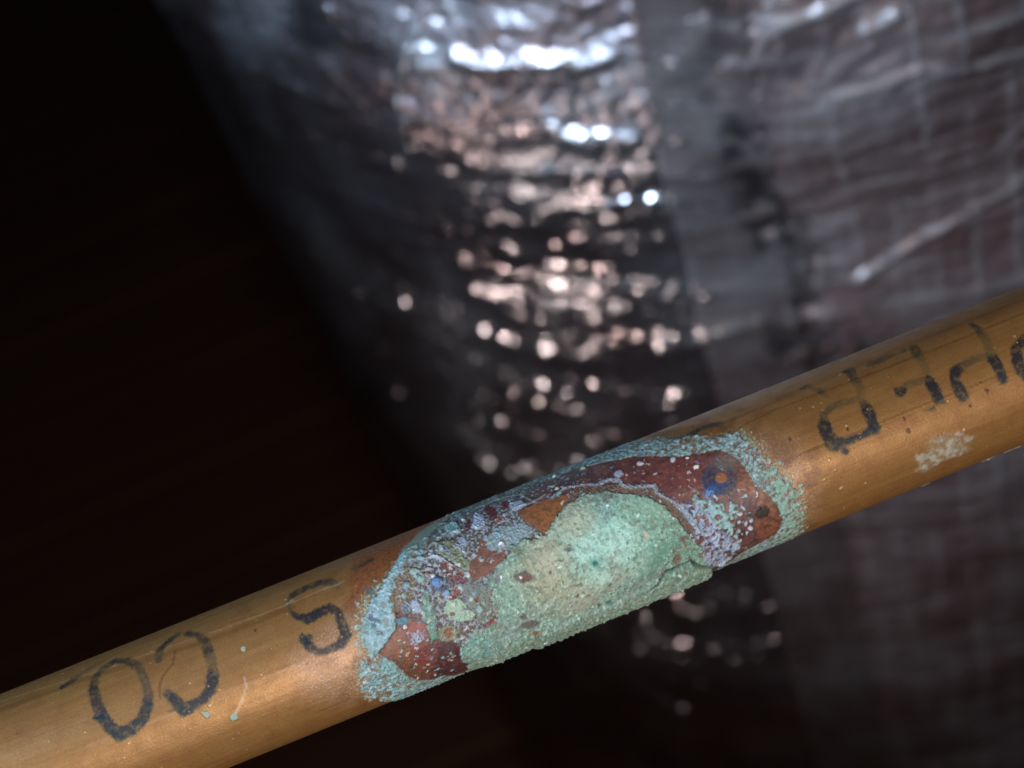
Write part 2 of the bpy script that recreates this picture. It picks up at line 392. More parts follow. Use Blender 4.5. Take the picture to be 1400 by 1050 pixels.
paint(m * .75, S(130, 156, 138), S(100, 130, 130), sstep(-.3, .3, nC), rg=.85, mt=0)
for x, y, rx, ry, c in ((512, 848, 9, 3, S(58, 86, 120)), (507, 843, 3, 6, S(80, 100, 130)), (519, 865, 5.5, 3, S(76, 62, 84)), (511, 855, 3, 3, S(50, 80, 110)),
                        (505, 808, 7, 5, S(96, 100, 112)), (500, 858, 4, 10, S(110, 160, 150))):
    paint(blob(x, y, rx, ry, soft=.12, ang=-.6) * .75, c)
# lower left turquoise tongue
m = sdf_poly([(498, 905), (512, 898), (532, 905), (545, 918), (560, 930), (590, 935), (640, 921), (640, 950), (560, 965), (500, 950)], soft=.3, warp='s')
tongue = m; paint(m * fr * sstep(-.5, 0, G3 + .6 * G2 + .4 * nB) * .9, S(118, 186, 188), S(80, 140, 146), sstep(0, .55, nC * .7 + nE * .6), rg=.88, mt=0); hgt += m * (.10 + .12 * nC)
m = sdf_poly([(494, 905), (515, 898), (530, 925), (525, 950), (500, 950)], soft=.6, warp='s'); paint(m * sstep(-.1, .4, nE) * .7, S(146, 104, 76), rg=.7)

for mm_ in (lbm, tongue):
    paint(mm_ * sstep(.1, .5, G3 + .4 * nC) * .5, S(80, 128, 134)); paint(mm_ * sstep(.15, .5, G2) * .5, S(176, 206, 214)); paint(mm_ * sstep(.3, .6, -G3 + .3 * nB) * .5, S(140, 112, 92))
# ---- red oxide floor of the patch
paint(inn, RED, RED2, sstep(-.45, .45, nA * .8 + nB * .5), rg=.50, mt=.12)
m = sdf_poly([(1008, 628), (1024, 646), (1036, 664), (1052, 676), (1066, 694), (1071, 712), (1062, 729), (1045, 735), (1030, 720), (1048, 705), (1030, 680), (1005, 668), (1000, 640)], soft=.7, warp='s')
paint(m * inn * .8, S(142, 92, 62), S(122, 74, 56), sstep(-.3, .4, nB))
m = sdf_poly([(517, 893), (541, 860), (556, 852), (562, 880), (575, 905), (600, 922), (570, 932), (540, 908)], soft=.9, warp='s')
paint(m * inn * .8, S(128, 72, 50), S(104, 84, 60), sstep(0, .5, nB))
m = sdf_poly([(552, 850), (580, 850), (585, 885), (590, 915), (570, 912), (555, 885)], soft=.9, warp='s'); paint(m * inn * .6, S(132, 60, 48))
m = sdf_poly([(600, 880), (650, 880), (650, 912), (610, 925), (590, 915)], soft=.8, warp='s'); paint(m * inn * .7, S(74, 44, 46))
m = sdf_poly([(840, 628), (960, 622), (1010, 632), (1000, 655), (930, 680), (880, 665), (840, 655)], soft=1.0, warp='s'); paint(m * inn * .6, S(122, 58, 50), S(112, 62, 62), sstep(-.3, .3, nB))
edge = inn * (1 - sdf_poly(INNER, soft=.35, warp='f', bias=-.45)); paint(edge * .5, S(86, 62, 44))
hgt += inn * (-.09 + .015 * nB)
m = sdf_poly([(578, 740), (604, 716), (640, 690), (700, 662), (765, 632), (765, 650), (700, 680), (645, 702), (606, 728), (588, 748)], soft=.35, warp='s')
paint(m * .8, S(112, 120, 112), S(84, 76, 66), sstep(-.3, .3, G3 + .5 * nB), rg=.75, mt=.05); paint(m * sstep(.1, .5, G2 + .4 * nC) * .8, S(140, 176, 174)); paint(m * sstep(.2, .5, -G3 + .3 * nB) * .7, S(92, 56, 50))
# darker green-blue film near the top outline
m = sdf_poly([(640, 703), (700, 674), (760, 648), (820, 628), (800, 648), (760, 664), (700, 688), (650, 712)], soft=.4, warp='s')
paint(m * sstep(.05, .4, nE) * .7, S(70, 84, 82), S(96, 120, 116), sstep(0, .5, nC))

paint(inn * sstep(.2, .7, G2 + .3 * nC) * .35, S(140, 100, 92)); paint(inn * sstep(.2, .7, -G2 + .3 * nB) * .4, S(66, 44, 46)); paint(inn * sstep(.55, 1.0, G1) * .35, S(170, 140, 134)); hgt += inn * .012 * G2
# ---- mottled left half
MOT = [(545, 792), (560, 770), (585, 748), (610, 722), (645, 702), (700, 678), (712, 700), (742, 730), (712, 740), (690, 760), (678, 790), (680, 850), (650, 885), (632, 905),
       (628, 880), (600, 872), (585, 850), (560, 838), (543, 830)]
mot = sdf_poly(MOT, soft=.35, warp='s')
t = sstep(-.05, .35, nE + .45 * nC)
paint(mot * t * .9, S(122, 146, 146), S(156, 164, 182), sstep(-.3, .3, nB), rg=.8, mt=0)
paint(mot * sstep(.08, .0, np.abs(G3 + .4 * nC)) * .5, S(168, 184, 188)); paint(mot * sstep(.1, .5, G3 - .4 * nE) * .6, S(70, 84, 92), S(104, 60, 60), sstep(-.2, .2, nA)); paint(mot * sstep(.3, .6, G2) * .5, S(176, 190, 196))
paint(mot * sstep(.15, .45, -nE + .35 * nC) * .75, S(96, 70, 66), S(120, 104, 84), sstep(-.3, .3, nA + nC * .4), rg=.7)
hgt += mot * (.07 * t + .03 * nC)
m = sdf_poly([(540, 790), (556, 772), (575, 775), (572, 800), (560, 822), (540, 838), (536, 815)], soft=.5, warp='s')
paint(m * .8, S(124, 96, 70), S(160, 140, 112), sstep(-.1, .4, nC), rg=.85, mt=0); hgt += m * .06 * nD
def patch(pts, c, c2=None, n=None, soft=.18, warp='f', k=.95, h=.1, rg=.8, nz=.05):
    global hgt
    m = sdf_poly(pts, soft=soft, warp=warp) * k
    paint(m, c, c2, n, rg=rg, mt=0); hgt = hgt + m * (h + nz * nC); return m
patch([(596, 742), (618, 738), (630, 748), (634, 762), (652, 775), (648, 784), (632, 776), (614, 764), (600, 757)], S(132, 142, 112), S(112, 108, 64), sstep(-.3, .4, nB), h=.2)
for pts, w in (([(588, 758), (602, 762), (618, 772), (634, 782), (646, 784)], 3.5), ([(584, 764), (594, 760), (603, 766)], 3)):
    m = stroke([(x, y, w, .9) for x, y in pts]); paint(m, S(170, 180, 190), rg=.7, mt=0); hgt += m * .22
patch([(600, 770), (612, 768), (630, 778), (640, 790), (634, 800), (618, 796), (606, 784)], S(118, 56, 56), S(128, 76, 70), sstep(-.2, .3, nC), h=.02, rg=.5)
patch([(650, 700), (662, 706), (664, 718), (655, 724), (644, 722), (648, 712)], S(160, 182, 202), S(140, 150, 180), sstep(0, .4, nC), h=.22)
patch([(622, 745), (634, 730), (640, 742), (634, 756), (624, 752)], S(150, 166, 184), S(120, 130, 150), sstep(0, .4, nC), h=.15)
patch([(610, 716), (624, 712), (630, 724), (620, 732), (610, 726)], S(92, 150, 150), S(130, 176, 180), sstep(0, .5, nC), h=.15)
patch([(663, 690), (678, 694), (682, 706), (672, 712), (664, 702)], S(104, 40, 44), h=.0, rg=.45)
patch([(684, 686), (698, 684), (696, 694), (688, 698)], S(108, 44, 40), h=.0, rg=.45)
patch([(636, 712), (644, 708), (644, 724), (634, 728)], S(98, 36, 42), h=.0, rg=.45)
patch([(696, 688), (712, 684), (720, 690), (708, 698), (698, 696)], S(158, 176, 200), S(120, 130, 140), sstep(0, .4, nC), h=.18)
patch([(676, 712), (686, 706), (686, 712), (680, 716)], S(150, 72, 44), h=.1)
patch([(680, 722), (720, 712), (728, 728), (712, 742), (690, 752), (668, 750), (660, 738)], S(120, 146, 150), S(146, 168, 178), sstep(-.1, .4, nC), soft=.5, warp='s', h=.12)
patch([(577, 812), (586, 808), (596, 840), (598, 872), (590, 880), (584, 860), (576, 838)], S(112, 156, 134), S(96, 130, 112), sstep(-.1, .4, nC), soft=.3, warp='s', h=.18)
patch([(606, 834), (612, 820), (622, 816), (634, 820), (640, 832), (652, 838), (646, 846), (632, 850), (616, 846)], S(150, 184, 150), S(170, 190, 160), sstep(0, .4, nC), h=.34)
patch([(600, 858), (604, 850), (612, 868), (620, 880), (622, 905), (612, 900), (604, 880)], S(90, 66, 70), S(70, 50, 54), sstep(0, .4, nC), soft=.4, h=.02)
patch([(634, 800), (650, 800), (668, 798), (672, 815), (674, 850), (656, 848), (640, 830)], S(124, 132, 114), S(112, 118, 116), sstep(-.3, .3, nE), soft=.4, warp='s', h=.25)
patch([(560, 866), (575, 862), (580, 872), (568, 882), (562, 878)], S(160, 160, 180), S(120, 90, 100), sstep(0, .4, nC), soft=.2, warp='s', h=.08)
patch([(560, 822), (570, 820), (578, 834), (572, 838), (562, 830)], S(160, 172, 196), h=.15)
patch([(552, 826), (562, 822), (562, 836), (550, 838)], S(110, 150, 160), S(60, 76, 110), sstep(-.1, .2, nC), h=.12)
patch([(541, 846), (552, 842), (560, 846), (556, 854), (544, 854)], S(72, 120, 150), S(110, 140, 130), sstep(-.1, .4, nC), h=.08)
m = blob(613, 866, 12, soft=.2) ; paint(m * .85, S(140, 140, 100), rg=.8, mt=0); hgt += m * .12
m = blob(614, 865, 8, 7, soft=.12); paint(m, S(148, 84, 44), rg=.6); hgt -= m * .10
for x, y, rx, ry, c in ((672, 852, 7, 5, S(146, 64, 44)), (622, 811, 11, 4.5, S(150, 66, 44)), (652, 819, 3, 3, S(130, 56, 44)), (618, 839, 3.2, 3.2, S(124, 70, 50)), (649, 878, 5, 5, S(120, 116, 70))):
    m = blob(x, y, rx, ry, soft=.12, ang=.5); paint(m * .95, c, rg=.55, mt=.05); hgt -= m * .08

# ---- the thick green crust
CR = [(640, 911), (630, 900), (628, 888), (640, 872), (660, 862), (682, 852), (680, 838), (672, 815), (668, 798), (674, 778), (692, 762), (700, 748), (716, 738), (744, 732), (752, 718),
      (764, 702), (775, 688), (790, 680), (812, 676), (830, 671), (850, 675), (880, 677), (905, 690), (925, 708), (936, 724), (946, 736), (958, 748), (964, 762), (972, 777), (976, 800), (972, 835),
      (860, 870), (760, 910), (690, 935), (640, 928)]
crt = sstep(px2uv(835, 760)[0], px2uv(885, 760)[0], UU); cr = crumble(sdf_poly(CR, soft=.6, warp='s'), .45, .3) * (1 - crt) + crumble(sdf_poly(CR, soft=.35, warp='f'), .3, .25) * crt; cri = sdf_poly(CR, soft=1.6, warp='s', bias=-1.1)

paint(cr, S(106, 146, 130), S(146, 180, 160), sstep(-.4, .4, nB + .4 * nC), rg=.9, mt=0)
def tone(x, y, rx, ry, c, k, ang=0, soft=None):
    paint(blob(x, y, rx, ry, soft=soft or min(rx, ry) * .07, ang=ang, warp='s') * cr * k, c)
tone(770, 770, 75, 60, S(164, 162, 128), .8, soft=3.2); tone(765, 705, 32, 30, S(168, 176, 144), .85, soft=2.0); tone(735, 775, 26, 36, S(166, 160, 128), .6, soft=2.0)
tone(700, 752, 26, 18, S(104, 160, 132), .7, soft=1.2); tone(840, 738, 66, 44, S(150, 208, 188), .9, ang=-.15, soft=3.4); tone(856, 728, 38, 26, S(166, 222, 204), .6, soft=2.4); tone(830, 760, 40, 20, S(160, 214, 196), .6, soft=2)
tone(905, 730, 40, 40, S(98, 146, 122), .55, soft=2.4); tone(925, 765, 36, 22, S(92, 146, 124), .5, soft=1.6); tone(810, 680, 26, 12, S(112, 128, 110), .5, soft=1.0)
tone(780, 850, 70, 26, S(120, 150, 134), .5, ang=.38, soft=2.2); tone(690, 830, 30, 40, S(124, 164, 146), .6, soft=2.2); tone(655, 885, 30, 20, S(108, 162, 158), .7, soft=1.6)
tone(700, 860, 26, 16, S(130, 134, 140), .45, soft=1.2); tone(650, 800, 16, 12, S(120, 186, 174), .6); tone(720, 730, 18, 10, S(84, 118, 106), .6, soft=.8)
tone(815, 800, 60, 12, S(170, 168, 146), .5, ang=.1, soft=1.2); tone(838, 773, 14, 26, S(146, 150, 140), .45, soft=1.2); tone(890, 710, 50, 14, S(124, 166, 134), .5, ang=-.5, soft=1.2)
tone(822, 702, 14, 12, S(104, 130, 136), .5, soft=1.0)
paint(cr * sstep(.15, .6, nE * .6 + .9 * G2) * .45, S(176, 208, 188)); paint(cr * sstep(.2, .6, -nE * .7 + .9 * G2) * .55, S(70, 96, 80)); paint(cr * sstep(.3, .7, G1) * .35, S(190, 215, 200)); paint(cr * sstep(.25, .6, G3 + .6 * nA) * .35, S(132, 118, 100))
paint(cr * sstep(.62, .8, np.abs(nC) + .3 * nD) * .35, S(150, 124, 100))
tone(842, 742, 26, 17, S(184, 232, 214), .5, ang=.2, soft=2.2); tone(822, 790, 14, 9, S(180, 226, 206), .6, soft=.9); tone(800, 752, 10, 16, S(170, 222, 206), .6, soft=.9)
tone(788, 712, 24, 22, S(188, 190, 158), .6, soft=1.6); tone(748, 762, 20, 30, S(190, 184, 156), .6, ang=.3, soft=1.6); tone(790, 826, 26, 10, S(172, 160, 140), .55, ang=.15, soft=1.1)
tone(870, 800, 40, 12, S(118, 128, 120), .6, ang=.45, soft=1.2); tone(900, 760, 30, 12, S(86, 134, 112), .6, ang=.6, soft=1.2); tone(885, 695, 34, 9, S(140, 180, 150), .6, ang=-.55, soft=.8)
paint(cr * sstep(.05, .5, G3 + .5 * nC) * .28, S(90, 112, 98)); paint(cr * sstep(.5, 1.0, G1 + .3 * G2) * .5, S(200, 226, 214)); paint(cr * sstep(.55, 1.0, -G1 + .3 * G2) * .4, S(64, 80, 70))
# teal pit with pale ring
m = blob(813, 769, 8, soft=.5, warp='u'); paint(m * .55, S(70, 150, 138)); m = blob(813, 769, 3.6, soft=.2, warp='u'); paint(m * .9, S(30, 112, 108)); hgt -= m * .1
for x, y, rx, ry, c in ((715, 788, 12, 7, S(104, 82, 80)), (720, 790, 6, 4, S(120, 70, 66)), (778, 751, 6, 3, S(92, 100, 110)), (724, 852, 13, 7, S(104, 88, 80)), (731, 862, 8, 4, S(140, 88, 64)),
                        (715, 842, 5, 4, S(98, 76, 78)), (961, 757, 7, 5, S(128, 98, 92)), (924, 763, 6, 8, S(112, 84, 64)), (921, 752, 3, 2, S(112, 84, 64)), (883, 732, 4, 5, S(184, 178, 150)),
                        (680, 790, 3, 8, S(112, 112, 124)), (833, 797, 2.5, 1.6, S(80, 66, 50)), (804, 812, 2.5, 1.6, S(80, 66, 50)), (788, 798, 5, 1.3, S(86, 76, 56)), (789, 812, 1.6, 3, S(80, 66, 50)),
                        (818, 824, 2.4, 2, S(60, 56, 48)), (831, 820, 4, 2.5, S(90, 100, 90)), (752, 782, 1.8, 1.8, S(70, 56, 44)), (764, 766, 4, 1.2, S(74, 70, 50)), (936, 736, 9, 4, S(104, 84, 70))):
    m = blob(x, y, rx, ry, soft=.16, ang=-.3, warp='f'); paint(m * .85, c, rg=.6); hgt -= m * .10
for k in range(90):
    x, y = rs.uniform(690, 930), rs.uniform(690, 850)
    m_u, m_v = px2uv(x, y); rr = rs.uniform(.06, .16); w = window(m_u - .5, m_u + .5, m_v - .5, m_v + .5)
    a_ = rs.uniform(0, 3.1); X = (UU[w] - m_u) * math.cos(a_) + (VV[w] - m_v) * math.sin(a_); Y = -(UU[w] - m_u) * math.sin(a_) + (VV[w] - m_v) * math.cos(a_)
    mm = sstep(rr * 1.2, rr * .5, np.hypot(X * .45, Y)) * cr[w] * .6
    col[w] = col[w] * (1 - mm[..., None]) + np.array(S(80, 70, 54)) * mm[..., None]; hgt[w] -= mm * .06
# relief of the crust
dome = sdf_poly([(700, 760), (760, 700), (850, 685), (920, 715), (950, 770), (900, 800), (800, 840), (720, 850)], soft=4.2, warp='u', pad=7)
lip = sdf_poly([(740, 860), (800, 835), (870, 805), (915, 775), (945, 768), (973, 777), (982, 800), (985, 850), (860, 880), (740, 925)], soft=.28, warp='f')
lipS = sdf_poly([(670, 880), (800, 835), (870, 805), (915, 775), (945, 768), (973, 777), (982, 800), (985, 850), (860, 890), (670, 940)], soft=1.4, warp='s', pad=5)
crackm = stroke([(868, 812, 2, .3), (893, 796, 4, .9), (908, 778, 4, 1), (925, 771, 3, .9), (942, 764, 4, 1), (956, 772, 3.5, 1), (974, 774, 3.5, 1)], soft=.12)
paint(cr * (1 - sdf_poly(CR, soft=1.0, warp='s', bias=-1.2)) * sstep(-.1, .4, G3 + .4 * nC) * (1 - lipS) * .45, S(112, 104, 86)); paint(crackm * .85, S(40, 62, 52))
hgt += cr * (.17 + .05 * nB + .026 * G1 + .026 * G2 + .03 * G3 + .02 * nE) + cri * .14 + cr * dome * .22 + cr * lip * .30 + cr * lipS * .32 - crackm * .40
rag = .8 * perlin(UU * 1.3, VV * .3, 91) + .9 * perlin(UU * 3.6, VV * .9, 93) + .5 * G2
hgt += cr * lipS * .22 * rag
paint(cr * sstep(.12, .22, rag * lipS) * .3, S(160, 160, 140))
# brown lip above the crust, then the white crystal line
bl = stroke([(762, 690, 8, .6), (790, 674, 13, .9), (820, 668, 15, 1), (850, 668, 11, 1), (885, 671, 9, 1), (908, 684, 9, 1), (930, 703, 9, 1), (942, 722, 10, .9), (950, 735, 8, .7)], soft=.25, warp='s')
paint(bl * .85, S(112, 100, 82), S(98, 72, 62), sstep(-.3, .4, nE), rg=.85, mt=0); hgt += bl * (.08 + .12 * nC)
wl = stroke([(738, 690, 3, .6), (750, 686, 4, .9), (762, 674, 4, .8), (775, 666, 4, .8), (790, 664, 3, .8), (800, 662, 3, .7), (815, 663, 5, .9), (832, 656, 6, 1), (846, 656, 6, 1), (852, 664, 6, 1), (868, 666, 6, .9), (884, 664, 4, .9),
             (895, 664, 5, 1), (898, 673, 5, 1), (912, 681, 4, 1), (922, 687, 5, 1), (935, 698, 7, 1), (950, 715, 8, .9)], soft=.2, warp='f')
wl *= .55 + .45 * sstep(-.3, .2, nC); paint(wl * .9, S(164, 174, 190), S(140, 150, 166), sstep(0, .5, nD), rg=.75, mt=0); hgt += wl * .26
m = blob(846, 648, 6, 6, soft=.15); paint(m * .9, S(156, 162, 180), rg=.75, mt=0); hgt += m * .3
for q in ([(690, 704), (706, 694), (730, 686), (746, 676)], [(668, 688), (690, 680), (712, 676), (722, 682), (735, 688)], [(600, 735), (640, 722)]):
    m = stroke([(x, y, 3, .75) for x, y in q], soft=.15); paint(m * (.5 + .5 * sstep(-.2, .3, nC)), S(140, 156, 156), rg=.8, mt=0); hgt += m * .18
# bare orange islands
def island(pts, c, c2):
    global hgt
    m = sdf_poly(pts, soft=.10, warp='f'); rim = sdf_poly(pts, soft=.12, warp='f', bias=.3)
    hgt = hgt * (1 - rim) + rim * (hgt * .5 + .05)
    hgt = hgt * (1 - m) + m * (.02 + .03 * nC); paint(m, c, c2, sstep(-.3, .5, nB + .3 * nC), rg=.55, mt=.1)
island([(708, 701), (722, 694), (735, 688), (752, 683), (768, 678), (778, 676), (774, 690), (764, 700), (757, 712), (750, 724), (744, 731), (732, 722), (720, 718)], S(156, 98, 62), S(128, 84, 56))
island([(648, 795), (641, 780), (645, 762), (655, 749), (656, 737), (663, 739), (664, 750), (676, 756), (691, 754), (688, 766), (680, 774), (670, 784), (660, 788)], S(144, 84, 62), S(122, 76, 60))
# lilac and turquoise crystals right of the crust
LI = [(930, 688), (948, 690), (965, 702), (985, 722), (1000, 738), (1012, 744), (1010, 754), (996, 756), (990, 768), (975, 776), (962, 764), (960, 748), (948, 728), (938, 708)]
TQ = [(946, 668), (962, 682), (985, 688), (1006, 690), (1010, 704), (1002, 718), (1012, 728), (1008, 742), (998, 738), (985, 722), (965, 702), (950, 690)]
m = sdf_poly(TQ, soft=.35, warp='s'); m *= sstep(-.45, .05, G2 + .5 * nB + .5 * G3); paint(m * .9, S(120, 160, 154), S(160, 192, 196), sstep(-.2, .4, G2), rg=.8, mt=0); hgt += m * (.12 + .12 * G2)
m = sdf_poly(LI, soft=.35, warp='s'); m *= sstep(-.35, .1, nE * .7 + .7 * G3 + .3 * G2); paint(m * .92, S(140, 156, 182), S(174, 188, 210), sstep(-.2, .4, G2), rg=.8, mt=0); hgt += m * (.15 + .14 * G2 + .08 * G3)
paint(sdf_poly([(960, 750), (985, 745), (1000, 758), (975, 785)], soft=.6, warp='s') * sstep(-.1, .3, nC) * .6, S(110, 92, 104))
for x, y, rx, ry in ((1006, 746, 5, 8), (993, 765, 9, 4), (984, 770, 7, 3)):
    m = blob(x, y, rx, ry, soft=.15, ang=.4); paint(m * .9, S(160, 178, 196), rg=.8, mt=0); hgt += m * .28
# blue bead and its dark shade of azurite
m = blob(602, 800, 12, 9, soft=.3); paint(m * .75, S(46, 60, 96), S(86, 100, 124), sstep(0, .4, nC), rg=.5)

# beads and crystal specks
inP = inn; PAL = [S(176, 190, 205), S(150, 186, 190), S(190, 176, 176), S(140, 170, 150), S(120, 160, 175), S(196, 196, 188), S(112, 120, 150), S(170, 150, 120)]
def bead(x, y, r, c, h=.5, a=.92, wob=1.):
    u0, v0 = px2uv(x, y); rr = r * .108
    w = window(u0 - rr * 1.6, u0 + rr * 1.6, v0 - rr * 1.6, v0 + rr * 1.6)
    e = rs.uniform(-.25, .25); th = rs.uniform(0, 3.14)
    du_, dv_ = np.median(w2u[w]), np.median(w2v[w]); X = UU[w] + (w2u[w] - du_) * .9 * wob + G3[w] * rr * .8 * wob - u0; Y = VV[w] + (w2v[w] - dv_) * .9 * wob + G2[w] * rr * .5 * wob - v0
    X, Y = (X * math.cos(th) + Y * math.sin(th)) * (1 + e), (-X * math.sin(th) + Y * math.cos(th)) * (1 - e)
    d = np.hypot(X, Y); mm = sstep(rr * 1.15, rr * .85, d)
    col[w] = col[w] * (1 - a * mm[..., None]) + np.array(c) * mm[..., None] * a
    rough[w] = rough[w] * (1 - mm) + .55 * mm; metal[w] *= (1 - mm)
    hgt[w] += np.sqrt(np.clip(1 - (d / (rr * 1.1)) ** 2, 0, 1)) * rr * h
def in_mask(mask, x, y):
    u0, v0 = px2uv(x, y); return mask[min(np.searchsorted(uc, u0), SH[0] - 1), min(np.searchsorted(tc_, v0), SH[1] - 1)] > .5
def rain(n, box, mask, rlo, rhi, pal, h=.4, pw=2.5):
    k = 0
    for _ in range(n * 4):
        if k >= n: break
        x, y = rs.uniform(box[0], box[2]), rs.uniform(box[1], box[3])
        if not in_mask(mask, x, y): continue
        k += 1; r = rlo + (rhi - rlo) * rs.rand() ** pw; bead(x, y, r, pal[rs.randint(len(pal))], h, rs.uniform(.6, .95))
rain(240, (540, 680, 690, 910), mot * inP * (1 - cr), .7, 3.4, PAL)
rain(110, (545, 840, 650, 930), inP * (1 - cr), .6, 2.6, PAL)
rain(110, (690, 620, 1000, 690), inP * (1 - cr), .6, 2.2, PAL)
rain(90, (690, 640, 800, 680), inP * (1 - cr), .7, 2.4, [S(140, 180, 172), S(190, 205, 205)])
rain(110, (925, 665, 1035, 775), inP * (1 - cr), .7, 3.2, [S(150, 166, 198), S(160, 196, 200), S(186, 196, 214), S(120, 150, 150)])
rain(420, (640, 670, 975, 905), cr, .6, 1.9, [S(170, 215, 192), S(190, 205, 176), S(120, 165, 140), S(220, 240, 228), S(84, 112, 94), S(150, 140, 116)], .5)
rain(260, (840, 590, 1100, 760), fr * (1 - inP), .7, 2.4, [S(150, 190, 200), S(130, 184, 170), S(176, 200, 210), S(90, 96, 100), S(150, 110, 84)])
rain(120, (990, 585, 1110, 740), (halo > .25) * 1.0, .7, 2.6, [S(150, 190, 186), S(130, 184, 160), S(180, 176, 160)])
rain(130, (480, 740, 560, 960), (halo > .2) * 1.0, .7, 2.2, [S(140, 184, 186), S(170, 150, 130)])
rain(160, (495, 790, 640, 955), fr * (1 - inP), .7, 2.6, [S(120, 176, 180), S(160, 200, 206), S(90, 136, 146)])
rain(120, (700, 600, 880, 680), fr * (1 - inP), .7, 2.0, [S(150, 190, 190), S(110, 150, 150)])

for x, y, r, c in ((598, 796, 7.5, S(88, 132, 196)), (592, 787, 3, S(225, 228, 228)), (576, 790, 6, S(130, 172, 166)), (567, 781, 5.5, S(132, 170, 164)), (556, 800, 5, S(120, 160, 160)),
                   (611, 811, 4, S(120, 160, 210)), (575, 763, 4.5, S(120, 170, 176)), (576, 755, 5, S(96, 150, 158)), (584, 785, 3.5, S(176, 120, 100)), (577, 781, 3, S(190, 160, 140)),
                   (554, 857, 3, S(215, 205, 205)), (553, 814, 4, S(140, 165, 150)), (585, 778, 3.4, S(150, 160, 166)), (537, 840, 3, S(200, 170, 160)), (620, 826, 3, S(200, 220, 190)),
                   (712, 789, 2, S(240, 240, 240)), (685, 789, 2, S(235, 240, 240)), (743, 871, 2.6, S(250, 250, 250)), (820, 848, 1.8, S(240, 240, 240)), (813, 839, 2.6, S(190, 200, 196)),
                   (952, 638, 3.6, S(220, 214, 214)), (876, 634, 4.4, S(180, 172, 176)), (920, 628, 4, S(176, 176, 176)), (940, 626, 2, S(215, 205, 200)), (977, 678, 2.6, S(210, 205, 215)),
                   (1012, 703, 3.4, S(196, 190, 205)), (1026, 722, 3.4, S(200, 200, 214)), (1020, 716, 3, S(170, 170, 190)), (1027, 712, 3, S(170, 186, 196)), (798, 640, 4.5, S(140, 160, 140)), (758, 652, 2.4, S(220, 230, 230)),
                   (634, 711, 2.6, S(220, 228, 228)), (684, 744, 2.4, S(240, 245, 240)), (656, 832, 5, S(140, 176, 166)), (644, 819, 3, S(190, 205, 180)), (604, 749, 4, S(150, 170, 180)), (872, 705, 2.4, S(214, 240, 226)), (831, 692, 2.2, S(225, 235, 222)),
                   (1038, 695, 1.8, S(200, 195, 195)), (805, 678, 2, S(180, 150, 110)), (925, 780, 2.2, S(190, 235, 220)), (640, 787, 3, S(200, 200, 180)), (566, 833, 2.4, S(200, 200, 215)), (762, 668, 3, S(210, 190, 170))):
    bead(x, y, r, c, .7, .95, .25)
# blue-grey ring stain with an orange eye, blue foot, and the dark pit
m = blob(984, 654, 25, 23, soft=.25, warp='f'); fade = 1 - .45 * sdf_poly([(975, 625), (1015, 625), (1015, 665), (1000, 640), (975, 640)], soft=1.6, warp='u')
paint(m * fade * .85, S(42, 48, 72), S(74, 76, 86), sstep(-.3, .3, nB + nC * .4), rg=.55); hgt += m * .05
m = sdf_poly([(985, 622), (1010, 626), (1004, 642), (980, 640), (968, 634)], soft=.7, warp='s'); paint(m * .55, S(122, 116, 108), rg=.7)
m = blob(978, 666, 14, 9, soft=.5); paint(m * .7, S(34, 58, 110)); m = blob(986, 653, 7.5, 6.5, soft=.25); paint(m, S(150, 94, 60), rg=.55); hgt += m * .04
m = blob(970, 674, 9, 6, soft=.3, ang=.5); paint(m * sstep(-.4, .2, nC) * .9, S(92, 142, 190), rg=.6); hgt += m * .1
m = blob(1041, 700, 9.5, 8.5, soft=.14); paint(m, S(70, 58, 50), S(52, 44, 42), sstep(-.2, .3, nC), rg=.45); hgt += m * .10
m = blob(1041, 700, 11.5, 10.5, soft=.2) * (1 - m); paint(m * .7, S(74, 48, 38)); m = blob(1033, 694, 3, 2, soft=.1); paint(m * .7, S(60, 50, 44))

# fade everything painted to bare pipe on the far, unseen side
back = sstep(math.radians(100), math.radians(112), np.abs(((VV / (RP * 1e3) + np.pi) % (2 * np.pi)) - np.pi))
hgt *= (1 - back)
lum = (col * np.array((.25, .6, .15))).sum(-1, keepdims=True)
fg = np.maximum(cr, fr * (1 - inn)); sat = (1 - .18 * cr - .30 * mot * (1 - cr) - .34 * fr * (1 - cr) * (1 - inn))[..., None]
col = lum + (col - lum) * sat
col = np.clip(col, .004, .95); rough = np.clip(rough, .25, .95); metal = np.clip(metal, 0, 1)
hgt += (1 - fr) * (.012 * nA + .006 * lng2)

TH = VV / (RP * 1e3)
RAD = RP + hgt * 1e-3
Ploc = (UU * 1e-3)[..., None] * AX + RAD[..., None] * (np.cos(TH)[..., None] * E0 + np.sin(TH)[..., None] * E1)
# vertex normals of the whole sheet, so the parts meet without a visible joint
Pw = np.concatenate([Ploc[:, -1:], Ploc, Ploc[:, :1]], axis=1)
du = np.gradient(Ploc, axis=0); dv = (Pw[:, 2:] - Pw[:, :-2]) / 2
Nn = np.cross(du, dv); Nn /= np.linalg.norm(Nn, axis=-1, keepdims=True) + 1e-20
outw = np.cos(TH)[..., None] * E0 + np.sin(TH)[..., None] * E1
flip = (Nn * outw).sum(-1).mean() < 0
if flip: Nn = -Nn
attrs = {'pigment': col, 'roughness_map': rough, 'metal_map': metal}
rid = np.zeros(SH, int)
rid[fr > .5] = 1; rid[inn > .5] = 2; rid[cr > .5] = 3; rid[mdep > .5] = 4
fq = rid[:-1, :]
m_cop = pigment_material("tarnished_copper", grain=5200, grain_amt=.08, bump=.14, bump_scale=3600)
m_ver = pigment_material("verdigris", grain=3600, grain_amt=.12, bump=.32, bump_scale=3000, spec=.35)
m_red = pigment_material("red_oxide", grain=4200, grain_amt=.18, bump=.22, bump_scale=3400, spec=.5)
